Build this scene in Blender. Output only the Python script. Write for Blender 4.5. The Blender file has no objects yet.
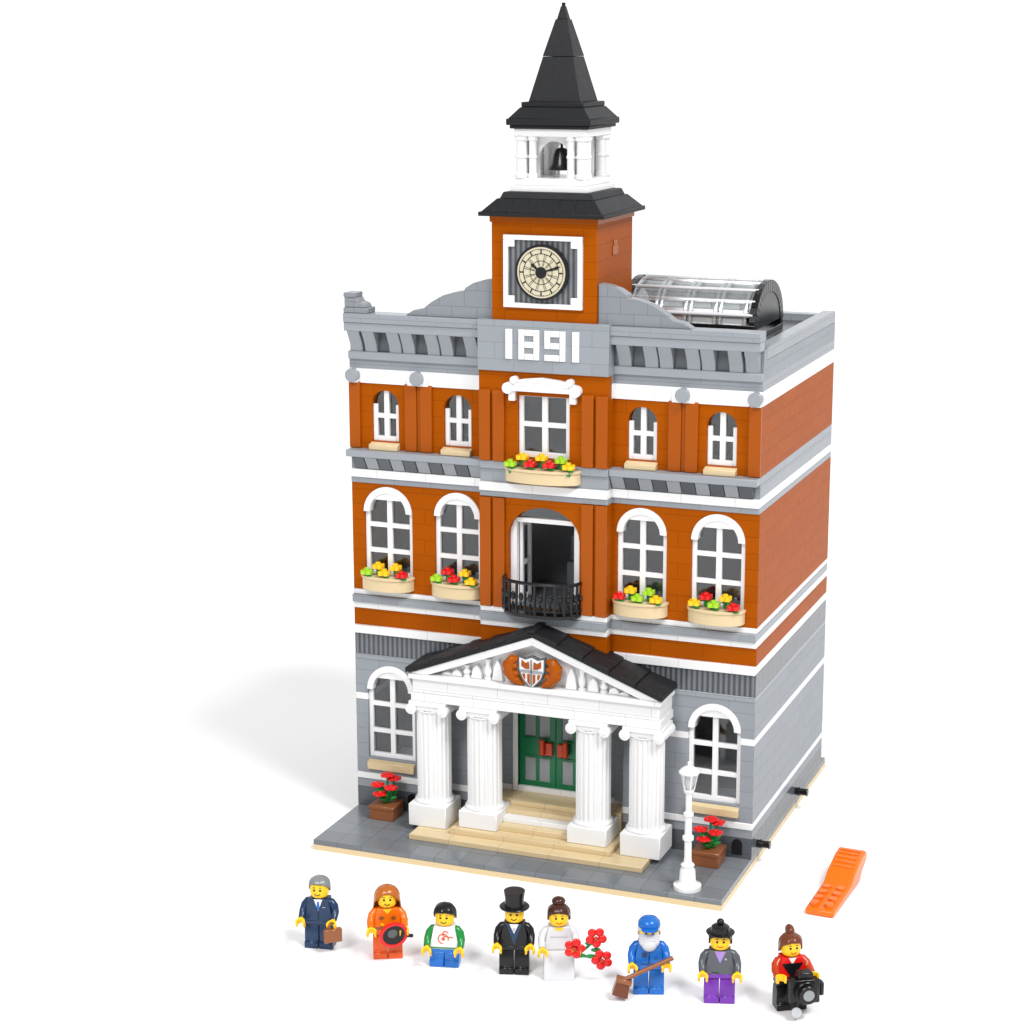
import bpy, bmesh, math, random
from mathutils import Matrix, Vector
random.seed(4)
S=0.008
PI=math.pi
scn=bpy.context.scene; COL=scn.collection
# ------------------------------------------------------------ materials
def newmat(name):
    m=bpy.data.materials.new(name); m.use_nodes=True
    return m,m.node_tree,m.node_tree.nodes['Principled BSDF']
def objuv(nt,mode):
    tc=nt.nodes.new('ShaderNodeTexCoord'); sp=nt.nodes.new('ShaderNodeSeparateXYZ'); nt.links.new(tc.outputs['Object'],sp.inputs[0])
    def mul(s,k):
        a=nt.nodes.new('ShaderNodeMath'); a.operation='MULTIPLY'; nt.links.new(s,a.inputs[0]); a.inputs[1].default_value=k; return a.outputs[0]
    c=nt.nodes.new('ShaderNodeCombineXYZ')
    if mode=='wall':
        a=nt.nodes.new('ShaderNodeMath'); a.operation='ADD'; nt.links.new(sp.outputs[0],a.inputs[0]); nt.links.new(sp.outputs[1],a.inputs[1])
        nt.links.new(mul(a.outputs[0],1/S),c.inputs[0]); nt.links.new(mul(sp.outputs[2],1/S),c.inputs[1])
    else:
        nt.links.new(mul(sp.outputs[0],1/S),c.inputs[0]); nt.links.new(mul(sp.outputs[1],1/S),c.inputs[1])
    return c.outputs[0]
def plastic(name,col,rough=.22,brick=None,var=.03,mode='wall',seam=.62,msize=.022,ribs=None,bump=0,off=.5,spec=.4):
    m,nt,b=newmat(name)
    b.inputs['Base Color'].default_value=(*col,1); b.inputs['Roughness'].default_value=rough
    b.inputs['IOR'].default_value=1.5; b.inputs['Specular IOR Level'].default_value=spec
    nz=nt.nodes.new('ShaderNodeTexNoise'); nz.inputs['Scale'].default_value=180; tcn=nt.nodes.new('ShaderNodeTexCoord'); nt.links.new(tcn.outputs['Object'],nz.inputs['Vector'])
    mr=nt.nodes.new('ShaderNodeMapRange'); nt.links.new(nz.outputs[0],mr.inputs[0]); mr.inputs[3].default_value=rough-.05; mr.inputs[4].default_value=rough+.08
    nt.links.new(mr.outputs[0],b.inputs['Roughness'])
    if brick:
        v=objuv(nt,mode); t=nt.nodes.new('ShaderNodeTexBrick'); nt.links.new(v,t.inputs['Vector'])
        t.offset=off; t.inputs['Scale'].default_value=1; t.inputs['Brick Width'].default_value=brick[0]; t.inputs['Row Height'].default_value=brick[1]
        t.inputs['Mortar Size'].default_value=msize; t.inputs['Mortar Smooth'].default_value=.2; t.inputs['Bias'].default_value=0
        t.inputs['Color1'].default_value=(*[c*(1-var) for c in col],1); t.inputs['Color2'].default_value=(*[c*(1+var) for c in col],1)
        t.inputs['Mortar'].default_value=(*[c*seam for c in col],1)
        nt.links.new(t.outputs['Color'],b.inputs['Base Color'])
        bp=nt.nodes.new('ShaderNodeBump'); bp.inputs['Distance'].default_value=.0002; bp.inputs['Strength'].default_value=.3; bp.invert=True
        nt.links.new(t.outputs['Fac'],bp.inputs['Height']); nt.links.new(bp.outputs[0],b.inputs['Normal'])
    if ribs:
        v=objuv(nt,'wall'); w=nt.nodes.new('ShaderNodeTexWave'); w.bands_direction='X'; w.wave_profile='SIN'; w.inputs['Scale'].default_value=ribs; nt.links.new(v,w.inputs['Vector'])
        mx=nt.nodes.new('ShaderNodeMix'); mx.data_type='RGBA'; nt.links.new(w.outputs['Fac'],mx.inputs[0]); mx.inputs[6].default_value=(*[c*.35 for c in col],1); mx.inputs[7].default_value=(*[c*1.25 for c in col],1)
        nt.links.new(mx.outputs[2],b.inputs['Base Color'])
    if bump:
        n2=nt.nodes.new('ShaderNodeTexNoise'); n2.inputs['Scale'].default_value=bump; nt.links.new(tcn.outputs['Object'],n2.inputs['Vector'])
        bp=nt.nodes.new('ShaderNodeBump'); bp.inputs['Distance'].default_value=.0002; bp.inputs['Strength'].default_value=.6
        nt.links.new(n2.outputs[0],bp.inputs['Height']); nt.links.new(bp.outputs[0],b.inputs['Normal'])
    return m
ORC=(.345,.072,.001)
M=dict(
 orange=plastic('dark_orange_bricks',ORC,rough=.32,brick=(4,1.2),seam=.68,spec=.03),
 orange_flat=plastic('dark_orange_plastic',ORC,spec=.15),
 lgrey=plastic('light_grey_bricks',(.265,.285,.31),rough=.32,brick=(4,1.2),seam=.72,spec=.08),
 lgrey_t=plastic('light_grey_tiles',(.27,.29,.315),brick=(3,1.2),seam=.75,spec=.2),
 lgrey_f=plastic('light_grey_plastic',(.28,.30,.325),spec=.3),
 gable=plastic('gable_grey_bricks',(.225,.24,.26),brick=(2,1.2),seam=.65,spec=.2),
 dgrey=plastic('dark_grey_bricks',(.085,.095,.105),brick=(4,1.2)),
 dgrey_f=plastic('dark_grey_plastic',(.085,.095,.105)),
 grille=plastic('dark_grey_grille',(.13,.14,.155),ribs=.785),
 cgrille=plastic('clock_panel_grille',(.15,.16,.17),ribs=.785),
 pave=plastic('pavement_tiles',(.16,.175,.19),brick=(2,2),mode='floor',seam=.5,var=.12,off=0.0),
 white=plastic('white_plastic',(.78,.78,.78)),
 white_b=plastic('white_tiles',(.77,.77,.77),brick=(4,6),seam=.7),
 dress=plastic('soft_white_plastic',(.60,.60,.62)),
 tan=plastic('tan_plastic',(.64,.50,.29)),
 tan_b=plastic('tan_tiles',(.64,.50,.29),brick=(4,4),mode='floor',seam=.65),
 black=plastic('black_plastic',(.008,.008,.009),spec=.35),
 roof=plastic('black_rough_slopes',(.011,.0115,.013),rough=.5,bump=1500,spec=.25),
 roofdeck=plastic('roof_deck',(.04,.045,.05),brick=(4,4),mode='floor'),
 green=plastic('dark_green_plastic',(.004,.15,.055)),
 frost=plastic('pale_grey_pane',(.26,.28,.29),rough=.12),
 dred=plastic('red_brown_plastic',(.45,.04,.008)),
 red=plastic('red_plastic',(.68,.008,.008)),
 yellow=plastic('yellow_plastic',(.93,.55,.01)),
 lime=plastic('lime_plastic',(.35,.62,.02)),
 leaf=plastic('green_plastic',(.01,.22,.04)),
 brown=plastic('reddish_brown_plastic',(.14,.035,.012)),
 tbrown=plastic('medium_brown_plastic',(.25,.085,.03)),
 dbrown=plastic('dark_brown_plastic',(.05,.014,.008)),
 navy=plastic('dark_blue_plastic',(.012,.035,.09)),
 blue=plastic('blue_plastic',(.01,.13,.48)),
 purple=plastic('purple_plastic',(.16,.03,.36)),
 lav=plastic('lavender_plastic',(.35,.22,.55)),
 hairor=plastic('orange_brown_plastic',(.42,.11,.012)),
 orangeb=plastic('bright_orange_plastic',(.80,.15,.004)),
 ored=plastic('orange_red_plastic',(.7,.09,.01)),
 hgrey=plastic('hair_grey_plastic',(.2,.215,.22)),
 cream=plastic('cream_clock_face',(.58,.53,.38)),
 inner=plastic('interior_wall',(.17,.18,.19)),
 metal=plastic('silver_plastic',(.45,.46,.48),rough=.2),
 skin=plastic('yellow_skin_plastic',(.93,.55,.01)),
)
def glass(name,tint,fac,rough=.03,add=.25,gcol=(1,1,1)):
    m=bpy.data.materials.new(name); m.use_nodes=True; nt=m.node_tree; nt.nodes.clear()
    o=nt.nodes.new('ShaderNodeOutputMaterial'); mx=nt.nodes.new('ShaderNodeMixShader'); t=nt.nodes.new('ShaderNodeBsdfTransparent'); g=nt.nodes.new('ShaderNodeBsdfGlossy')
    lw=nt.nodes.new('ShaderNodeLayerWeight'); lw.inputs[0].default_value=.35; mr=nt.nodes.new('ShaderNodeMapRange'); nt.links.new(lw.outputs['Fresnel'],mr.inputs[0]); mr.inputs[3].default_value=fac; mr.inputs[4].default_value=min(1,fac+add)
    t.inputs[0].default_value=(*tint,1); g.inputs['Roughness'].default_value=rough; g.inputs[0].default_value=(*gcol,1)
    nt.links.new(mr.outputs[0],mx.inputs[0]); nt.links.new(t.outputs[0],mx.inputs[1]); nt.links.new(g.outputs[0],mx.inputs[2]); nt.links.new(mx.outputs[0],o.inputs[0]); return m
M['glass']=glass('window_glass',(.88,.9,.92),.03,add=.33)
M['clear']=glass('clear_plastic',(.95,.97,.98),.12,.06,add=.5)
M['clearp']=glass('clear_ribbed_panel',(.95,.97,.98),.22,.25,add=.5)
M['floor'],nt,b=newmat('white_table_sheet'); b.inputs['Base Color'].default_value=(.95,.95,.955,1); b.inputs['Roughness'].default_value=.6
n=nt.nodes.new('ShaderNodeTexNoise'); n.inputs['Scale'].default_value=3; mr=nt.nodes.new('ShaderNodeMapRange'); nt.links.new(n.outputs[0],mr.inputs[0]); mr.inputs[3].default_value=.55; mr.inputs[4].default_value=.65; nt.links.new(mr.outputs[0],b.inputs['Roughness'])
b.inputs['Specular IOR Level'].default_value=.2
# ------------------------------------------------------------ mesh builder (units: studs)
class MB:
    def __init__(s): s.v=[];s.f=[];s.mi=[];s.sm=[];s.cur=0
    def add(s,vs,fs,sm=False):
        n=len(s.v); s.v+= [tuple(v) for v in vs]
        for f in fs: s.f.append([i+n for i in f]); s.mi.append(s.cur); s.sm.append(sm)
        return s
    def m(s,i): s.cur=i; return s
    def box(s,x0,x1,y0,y1,z0,z1):
        return s.add([(x0,y0,z0),(x1,y0,z0),(x1,y1,z0),(x0,y1,z0),(x0,y0,z1),(x1,y0,z1),(x1,y1,z1),(x0,y1,z1)],[(0,3,2,1),(4,5,6,7),(0,1,5,4),(1,2,6,5),(2,3,7,6),(3,0,4,7)])
    def fru(s,cx,cy,h0,z0,h1,z1):
        a=h0; b=h1
        return s.add([(cx-h0,cy-a,z0),(cx+h0,cy-a,z0),(cx+h0,cy+a,z0),(cx-h0,cy+a,z0),(cx-h1,cy-b,z1),(cx+h1,cy-b,z1),(cx+h1,cy+b,z1),(cx-h1,cy+b,z1)],[(0,3,2,1),(4,5,6,7),(0,1,5,4),(1,2,6,5),(2,3,7,6),(3,0,4,7)])
    def prism(s,poly,ax,a,b,sm=False):
        n=len(poly)
        f={'y':lambda p,t:(p[0],t,p[1]),'x':lambda p,t:(t,p[0],p[1]),'z':lambda p,t:(p[0],p[1],t)}[ax]
        return s.add([f(p,a) for p in poly]+[f(p,b) for p in poly],[list(range(n))[::-1],list(range(n,2*n))]+[(i,(i+1)%n,n+(i+1)%n,n+i) for i in range(n)],sm)
    def tube(s,pts,rad,n=12,caps=True):
        pts=[Vector(p) for p in pts]
        if not isinstance(rad,(list,tuple)): rad=[rad]*len(pts)
        vs=[];up=None
        for i,p in enumerate(pts):
            d=(pts[min(i+1,len(pts)-1)]-pts[max(i-1,0)]).normalized()
            if up is None: up=Vector((0,0,1)) if abs(d.z)<.9 else Vector((0,1,0))
            a=d.cross(up).normalized(); b=a.cross(d).normalized(); up=b
            for k in range(n):
                t=2*PI*k/n; vs.append(p+(a*math.cos(t)+b*math.sin(t))*rad[i])
        fs=[]
        for i in range(len(pts)-1):
            for k in range(n): fs.append((i*n+k,i*n+(k+1)%n,(i+1)*n+(k+1)%n,(i+1)*n+k))
        if caps: fs+= [list(range(n))[::-1],[(len(pts)-1)*n+k for k in range(n)]]
        return s.add(vs,fs,True)
    def cyl(s,p0,p1,r,n=20,r1=None): return s.tube([p0,p1],[r,r if r1 is None else r1],n)
    def lathe(s,cx,cy,prof,n=28,rf=None):
        vs=[];m=len(prof)
        for r,z in prof:
            for k in range(n):
                t=2*PI*k/n; q=r*(rf(t) if rf else 1); vs.append((cx+q*math.cos(t),cy+q*math.sin(t),z))
        fs=[(i*n+k,i*n+(k+1)%n,(i+1)*n+(k+1)%n,(i+1)*n+k) for i in range(m-1) for k in range(n)]
        fs+=[list(range(n))[::-1],[(m-1)*n+k for k in range(n)]]
        return s.add(vs,fs,True)
    def ell(s,c,r,nu=16,nv=10):
        vs=[];fs=[]
        for j in range(nv+1):
            a=-PI/2+PI*j/nv
            for k in range(nu):
                t=2*PI*k/nu; vs.append((c[0]+r[0]*math.cos(a)*math.cos(t),c[1]+r[1]*math.cos(a)*math.sin(t),c[2]+r[2]*math.sin(a)))
        fs=[(j*nu+k,j*nu+(k+1)%nu,(j+1)*nu+(k+1)%nu,(j+1)*nu+k) for j in range(nv) for k in range(nu)]
        return s.add(vs,fs,True)
    def arcband(s,cx,cz,r0,r1,a0,a1,y0,y1,n=20):
        po=[(cx+r1*math.cos(a0+(a1-a0)*i/n),cz+r1*math.sin(a0+(a1-a0)*i/n)) for i in range(n+1)]
        pi_=[(cx+r0*math.cos(a0+(a1-a0)*i/n),cz+r0*math.sin(a0+(a1-a0)*i/n)) for i in range(n+1)]
        for i in range(n): s.prism([po[i],po[i+1],pi_[i+1],pi_[i]],'y',y0,y1)
        return s
    def build(s,name,mats,parent=None,bevel=0,seg=1):
        me=bpy.data.meshes.new(name); me.from_pydata([(x*S,y*S,z*S) for x,y,z in s.v],[],s.f)
        if not isinstance(mats,(list,tuple)): mats=[mats]
        for m in mats: me.materials.append(M[m])
        me.polygons.foreach_set('material_index',s.mi); me.polygons.foreach_set('use_smooth',s.sm)
        bm=bmesh.new(); bm.from_mesh(me)
        bmesh.ops.recalc_face_normals(bm,faces=bm.faces); bm.to_mesh(me); bm.free()
        me.set_sharp_from_angle(angle=math.radians(38)); me.update()
        o=bpy.data.objects.new(name,me); COL.objects.link(o)
        if parent: o.parent=parent
        if bevel:
            md=o.modifiers.new('edge','BEVEL'); md.width=bevel*S; md.segments=seg; md.limit_method='ANGLE'; md.angle_limit=math.radians(40)
        return o
def B(*a): return MB().box(*a)
def thing(name,label,cat,loc=(0,0,0),rz=0,group=None):
    o=bpy.data.objects.new(name,None); COL.objects.link(o); o.location=[c*S for c in loc]; o.rotation_euler=(0,0,rz); o.empty_display_size=.01
    o['label']=label;o['category']=cat
    if group:o['group']=group
    return o
# ------------------------------------------------------------ setting
g=MB(); g.add([(-450,-300,0),(450,-300,0),(450,165,0),(-450,165,0)],[(0,1,2,3)]); o=g.build('ground','floor'); o['kind']='structure'
# ------------------------------------------------------------ town hall
H=thing('town_hall','tall dark orange and grey toy brick town hall with clock tower and white columned portico','building')
W=8.0; BY=7.0; BX=5.0; YB=30.3
def fp(by,p=0,bp=None):
    bp=p if bp is None else bp
    return [(-16,W-p),(-BX,W-p),(-BX,by-bp),(BX,by-bp),(BX,W-p),(16,W-p),(16,YB),(-16,YB)]
def wall(mb,x0,x1,y0,y1,z0,z1,ops):
    ops=[o for o in ops if o[1]>x0 and o[0]<x1 and o[3]>z0 and o[2]<z1]
    xs=sorted({x0,x1}|{o[0] for o in ops}|{o[1] for o in ops})
    for a,b in zip(xs,xs[1:]):
        mid=(a+b)/2; z=z0
        for o in sorted([o for o in ops if o[0]<mid<o[1]],key=lambda o:o[2]):
            if o[2]>z: mb.box(a,b,y0,y1,z,o[2])
            z=max(z,o[3])
        if z<z1: mb.box(a,b,y0,y1,z,z1)
    for o in ops:
        if o[4] and z0<o[3]<=z1:
            r=(o[1]-o[0])/2; rh=o[5] if len(o)>5 else r; xc=(o[0]+o[1])/2; N=14
            q=[(xc-r*math.cos(PI*i/N),o[3]-rh+rh*math.sin(PI*i/N)) for i in range(N+1)]
            for i in range(N):
                mb.prism([q[i],q[i+1],(q[i+1][0],o[3]),(q[i][0],o[3])] ,'y',y0,y1)
# base plate and pavement
B(-16,16,0,32,0,.42).build('base_plate','tan',H)
B(-15.97,15.97,.03,31.9,.42,.8).build('pavement','pave',H,.02)
# ground floor
GW=[(-15,-11,4.9,12.5,True),(11,15,4.9,12.5,True)]
def gpoly(p=0): return [(-16,W-p),(-6,W-p),(-6,9.5),(6,9.5),(6,W-p),(16,W-p),(16,YB),(-16,YB)]
MB().prism(gpoly(),'z',.8,2.4).build('base_course','dgrey',H)
MB().prism(gpoly(),'z',2.4,3.1).build('wall','lgrey',H)
MB().prism(gpoly(.1),'z',3.1,3.6).build('string_course','white_b',H,.03)
for za,zb,mt,nm in ((3.6,9.6,'lgrey','wall'),(9.6,10.1,'white_b','string_course'),(10.1,12.9,'lgrey','wall')):
    m=MB()
    wall(m,-16,-6,W,W+1,za,zb,GW); wall(m,6,16,W,W+1,za,zb,GW)
    wall(m,-6,6,9.5,10.5,za,zb,[(-3,3,3.2,11,False)])
    m.box(-6,-5,9,9.5,za,zb) ; m.box(5,6,9,9.5,za,zb)
    m.box(15,16,9,YB,za,zb); m.box(-16,-15,9,YB,za,zb); m.box(-15,15,YB-1,YB,za,zb)
    m.build(nm,mt,H)
for x in (-11.3,14.9):
    v=MB(); v.arcband(x,1.9,0,.38,0,PI,7.9,8.02,10); v.box(x-.38,x+.38,7.9,8.02,1.1,1.9); v.build('vent','black',H)
for z0,z1,mt,p,nm in ((12.9,13.3,'lgrey_t',.05,'string_course'),(13.3,15.0,'grille',0,'wall'),(15.0,15.65,'white_b',.25,'string_course'),(15.65,17.0,'orange',0,'wall'),
        (17.0,17.5,'white_b',.12,'string_course'),(17.5,18.1,'lgrey_t',.35,'string_course'),(18.1,18.5,'white_b',.12,'string_course')):
    MB().prism(fp(BY,p),'z',z0,z1).build(nm,mt,H,.03 if mt!='orange' else 0)
# second floor
FW=[(-15,-11,19.6,26.7,True),(-9.15,-5.35,19.6,26.7,True),(5.35,9.15,19.6,26.7,True),(11,15,19.6,26.7,True)]
CW=[(-2.8,2.8,18.7,26.3,True,2.3)]
def hollow(za,zb,ops,cops,mt):
    m=MB(); wall(m,-16,-BX,W,W+1,za,zb,ops); wall(m,BX,16,W,W+1,za,zb,ops); wall(m,-BX,BX,BY,BY+1.6,za,zb,cops)
    m.box(15,16,9,YB,za,zb); m.box(-16,-15,9,YB,za,zb); m.box(-15,15,YB-1,YB,za,zb)
    return m.build('wall',mt,H)
hollow(18.5,26.9,FW,CW,'orange')
B(-4.9,4.9,8.65,14.5,18.5,18.75).build('inside_floor','dgrey_f',H)
for z0,z1,mt,p,nm in ((26.9,27.35,'lgrey_t',.1,'string_course'),(27.35,28.0,'white_b',.25,'string_course'),(28.0,29.0,'lgrey_t',0,'wall')):
    MB().prism(fp(BY,p),'z',z0,z1).build(nm,mt,H,.03)
MB().prism(fp(BY,0,.15),'z',29.0,29.6).build('string_course','lgrey_t',H,.03)
for s in (-1,1):
    a,b=sorted((s*(BX+.02),s*16)); B(a,b,7.0,8.0,29.05,29.58).build('cornice','lgrey_f',H,.04)
    k=0
    x=BX+.55
    while x<15.8:
        xc=s*x; MB().prism([(8.02,28.05),(7.75,28.05),(7.1,29.04),(8.02,29.04)],'x',xc-.5,xc+.5).build('bracket','lgrey_f' if k%2==0 else 'dgrey_f',H,.03); x+=1.06;k+=1  # every second piece is dark grey, standing in for the shaded gap between brackets
# third floor
TW=[(-14.2,-12.0,30.2,34.1,True),(-8.3,-6.1,30.2,34.1,True),(6.1,8.3,30.2,34.1,True),(12.0,14.2,30.2,34.1,True)]
CW3=[(-2,2,30,34.9,False)]
hollow(29.6,34.6,TW,CW3,'orange')
MB().prism(fp(BY,.12,0),'z',34.6,35.7).build('string_course','white_b',H,.03)
MB().prism(fp(BY,0),'z',35.7,36.4).build('wall','lgrey_t',H)
B(-5.03,5.03,6.96,7.5,34.58,36.3).build('wall','orange',H)
for a,b in ((-16,-15.1),(-11.4,-9.2),(9.2,11.4),(15.1,16)):
    m=MB()
    if b-a>1.5:
        m.box(a,a+.95,7.75,8.01,29.62,34.7); m.box(b-.95,b,7.75,8.01,29.62,34.7); m.box(a+.95,b-.95,7.9,8.01,29.62,34.7)
    else: m.box(a,b,7.75,8.01,29.62,34.7)
    m.build('pilaster','orange_flat',H,.03)
for a,b in ((-4.98,-4.1),(-3.9,-3.0),(3.0,3.9),(4.1,4.98)):
    B(a,b,6.72,7.01,29.62,34.9).build('pilaster','orange_flat',H,.03)
    B(a,b,6.75,7.01,18.52,26.85).build('pilaster','orange_flat',H,.03)
for x in (-15.6,-10.3,10.3,15.6):
    w_=.85 if abs(x)<15 else .4
    B(x-w_,x+w_,7.7,7.9,34.62,35.65).build('panel','white',H,.03)
    MB().cyl((x,7.35,35.2),(x,7.95,35.2),.52,20).build('boss','lgrey_f',H,.04)
# top cornice
MB().prism([(-16,8.2),(16,8.2),(16,YB),(-16,YB)],'z',36.4,37.8).build('cornice','lgrey',H)
B(-16,16,8.2,9.0,37.8,38.6).build('cornice','lgrey',H)
for s in (-1,1):
    a,b=sorted((s*BX,s*16))
    B(a,b,7.1,8.25,38.6,39.25).build('cornice','lgrey_f',H,.04)
    B(a,b,7.0,8.6,39.25,39.95).build('parapet','lgrey_t',H,.04)
    B(a,b,7.75,8.25,36.4,37.0).build('cornice','lgrey_f',H,.04)
    for x in (5.9,7.9,9.0,11.0,12.1,14.1,15.3):
        MB().prism([(8.2,36.9),(7.9,36.9),(7.7,37.6),(7.12,38.62),(8.2,38.62)],'x',s*x-.5,s*x+.5).build('bracket','lgrey_f',H,.04)
    for x in (6.9,10.0,13.1):
        B(s*x-.52,s*x+.52,8.1,8.22,37.05,38.55).build('recess_shade','dgrey_f',H)  # shade of the recesses between brackets, put in as dark grey plates
B(-15,15,9.0,YB-1,37.8,37.95).build('roof_deck','roofdeck',H)
B(15,16,9.0,YB,37.8,38.7).build('parapet','lgrey_t',H,.04)
B(-16,-15,9.0,YB,37.8,38.5).build('parapet','lgrey_t',H,.04)
B(-15,15,YB-1,YB,37.8,38.5).build('parapet','lgrey_t',H,.04)
B(4.2,14.9,9.2,10.6,37.95,39.6).build('roof_ridge','black',H,.04)
# year panel
yp=B(-BX-.05,BX+.05,6.72,8.4,36.32,40.05).build('year_panel','lgrey_t',H,.03)
t_=.46;w_=1.62;h_=2.2;md=(h_-t_)/2
dig={'1':(.75,[(.12,.66,0,h_)]),
 '8':(w_,[(0,t_,0,h_),(w_-t_,w_,0,h_),(t_,w_-t_,0,t_),(t_,w_-t_,md,md+t_),(t_,w_-t_,h_-t_,h_)]),
 '9':(w_,[(0,t_,md,h_),(w_-t_,w_,0,h_),(t_,w_-t_,md,md+t_),(t_,w_-t_,h_-t_,h_),(0,w_-t_,0,t_)])}
dx=-2.95
for ch in '1891':
    m=MB()
    for a,b,c,d in dig[ch][1]: m.box(dx+a+.012,dx+b-.012,6.6,6.73,37.25+c+.012,37.25+d-.012)
    m.build('numeral','white',yp,.02); dx+=dig[ch][0]+.38
for s in (-1,1):
    P=[(s*11,39.95),(s*10.4,40.35),(s*9.6,40.5),(s*8.9,41.05),(s*8.0,41.55),(s*7.0,41.85),(s*6.3,41.95),(s*6.25,42.15),(s*5.6,42.55),(s*4.8,42.8),(s*4.02,42.9),(s*4.02,39.95)]
    MB().prism(P,'y',7.3,8.3).build('gable','gable',H,.05)
m=MB(); m.box(-16,-14.0,7.1,8.5,39.95,40.35); m.prism([(-15.95,40.35),(-14.2,40.35),(-14.35,40.65),(-14.8,40.8),(-14.95,41.1),(-15.95,41.1)],'y',7.2,8.4); m.box(-16,-15.0,7.15,8.45,41.1,41.45); m.build('corner_block','gable',H,.05)
# interior
B(-15,15,15,15.4,18.5,26.9).build('interior_wall','inner',H); B(-15,15,15,15.4,29.6,34.6).build('interior_wall','inner',H); B(-15,15,14.5,15,3.6,12.9).build('interior_wall','inner',H)
m=MB(); m.box(.2,2.0,11.5,12.3,18.76,21.2); m.box(.3,1.9,12.1,12.4,21.2,23.2); m.build('chair_inside','dgrey_f',H,.05)
# tower
TC=11
B(-4,4,7,15,38,47.5).build('tower','orange',H,.03)
B(-4.12,4.12,6.88,15.12,47.05,47.5).build('string_course','orange_flat',H,.03)
v=MB(); v.box(4.0,4.06,10.4,11.6,44.6,45.3); v.box(4.0,4.06,10.6,11.4,45.3,45.7); v.build('vent','orange_flat',H,.02)
m=MB()
for a,b,c,d in ((-3.0,3.0,45.85,46.2),(-3.0,3.0,41.0,41.35),(-3.0,-2.65,41.35,45.85),(2.65,3.0,41.35,45.85)): m.box(a,b,6.68,7.0,c,d)
for sx in (-1,1):
    for z0,z1 in ((41.35,41.85),(45.35,45.85)):
        a,b=sorted((sx*2.65,sx*2.15)); m.box(a,b,6.68,7.0,z0,z1)
cf=m.build('clock_frame','white',H,.03)
B(-2.65,2.65,6.9,7.02,41.35,45.85).build('clock_backing','cgrille',H)
ck=MB(); CZ=43.6
ck.m(0).cyl((0,6.5,CZ),(0,6.9,CZ),2.0,48)
ck.m(1).cyl((0,6.47,CZ),(0,6.6,CZ),1.82,48)
ck.m(0)
ck.arcband(0,CZ,1.32,1.37,0,2*PI,6.45,6.475,40); ck.arcband(0,CZ,.82,.86,0,2*PI,6.45,6.475,40); ck.arcband(0,CZ,1.66,1.69,0,2*PI,6.45,6.475,40)
for k in range(60):
    a=2*PI*k/60; r0,r1,w=(1.37,1.66,.05) if k%5==0 else ((.5,1.32,.014) if k%5 in (2,3) else (1.6,1.66,.015))
    d=(math.sin(a),math.cos(a)); n_=(d[1],-d[0])
    ck.prism([(d[0]*r0+n_[0]*w,CZ+d[1]*r0+n_[1]*w),(d[0]*r1+n_[0]*w,CZ+d[1]*r1+n_[1]*w),(d[0]*r1-n_[0]*w,CZ+d[1]*r1-n_[1]*w),(d[0]*r0-n_[0]*w,CZ+d[1]*r0-n_[1]*w)],'y',6.45,6.475)
clock=ck.build('clock',['black','cream'],H)
def hand(ang,L,w,y):
    d=(math.sin(ang),math.cos(ang)); n_=(d[1],-d[0])
    pts=[(-.35,w*.6),(L*.7,w),(L*.8,w*1.6),(L,0.01)]
    poly=[(d[0]*l+n_[0]*q,CZ+d[1]*l+n_[1]*q) for l,q in pts]+[(d[0]*l-n_[0]*q,CZ+d[1]*l-n_[1]*q) for l,q in reversed(pts)]
    MB().prism(poly,'y',y,y+.02).cyl((0,y-.01,CZ),(0,y+.03,CZ),.42,18).build('clock_hand','black',clock)
hand(math.radians(72),1.55,.07,6.40); hand(math.radians(308),1.0,.08,6.425)
# lower roof of tower
m=MB(); m.fru(0,TC,4.75,47.5,4.75,47.8); m.fru(0,TC,4.6,47.8,3.7,48.7); m.fru(0,TC,3.55,48.7,3.35,49.15)
for k in range(7):
    x=-3.6+k*1.2; 
    m.prism([(TC-4.63,47.82),(TC-3.68,48.74),(TC-3.68,48.6),(TC-4.63,47.7)],'x',x-.035,x+.035)
m.build('eave_roof','roof',H,.04)
# belfry
bf=B(-2.95,2.95,TC-2.95,TC+2.95,49.15,49.6).box(-2.7,2.7,TC-2.7,TC+2.7,49.6,50.1).build('belfry','white',H,.04)
B(-2.75,2.75,TC-2.75,TC+2.75,53.05,53.6).build('belfry_lintel','white',bf,.04)
m=MB()
ops=[(-1.15,1.15,50.1,52.7,True)]
wall(m,-1.75,1.75,TC-1.9,TC-1.6,50.1,53.05,ops); wall(m,-1.75,1.75,TC+1.6,TC+1.9,50.1,53.05,ops)
m2=MB(); wall(m2,-1.6,1.6,0,.3,50.1,53.05,ops)
for v0 in (-1.9,1.6):
    m.add([(v[1]+v0,v[0]+TC,v[2]) for v in m2.v],m2.f)
m.build('belfry_arch','white',bf)
for sx in (-1,1):
    for sy in (-1,1):
        for ox,oy in ((2.3,2.3),(1.45,2.35),(2.35,1.45)):
            r=.42 if ox==oy else .28
            MB().lathe(sx*ox,TC+sy*oy,[(r*1.25,50.1),(r*1.25,50.4),(r,50.45),(r,51.5),(r*1.2,51.55),(r*1.2,51.7),(r,51.75),(r,52.7),(r*1.3,52.8),(r*1.3,53.05)],14).build('belfry_column','white',bf)
bell=MB().lathe(0,TC-.3,[(.95,50.6),(1.0,50.7),(.75,51.05),(.62,51.7),(.45,52.1),(.1,52.2),(.1,52.9)],20).build('bell','black',H)
m=MB(); m.fru(0,TC,3.0,53.6,3.0,53.85); m.fru(0,TC,3.2,53.85,3.2,54.3); m.fru(0,TC,3.1,54.3,2.4,55.1); m.fru(0,TC,2.35,55.1,2.35,55.45); m.build('eave_roof','roof',H,.05)
m=MB(); m.fru(0,TC,1.95,55.45,1.15,58.6); m.fru(0,TC,1.17,58.62,.45,61.2)
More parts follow.
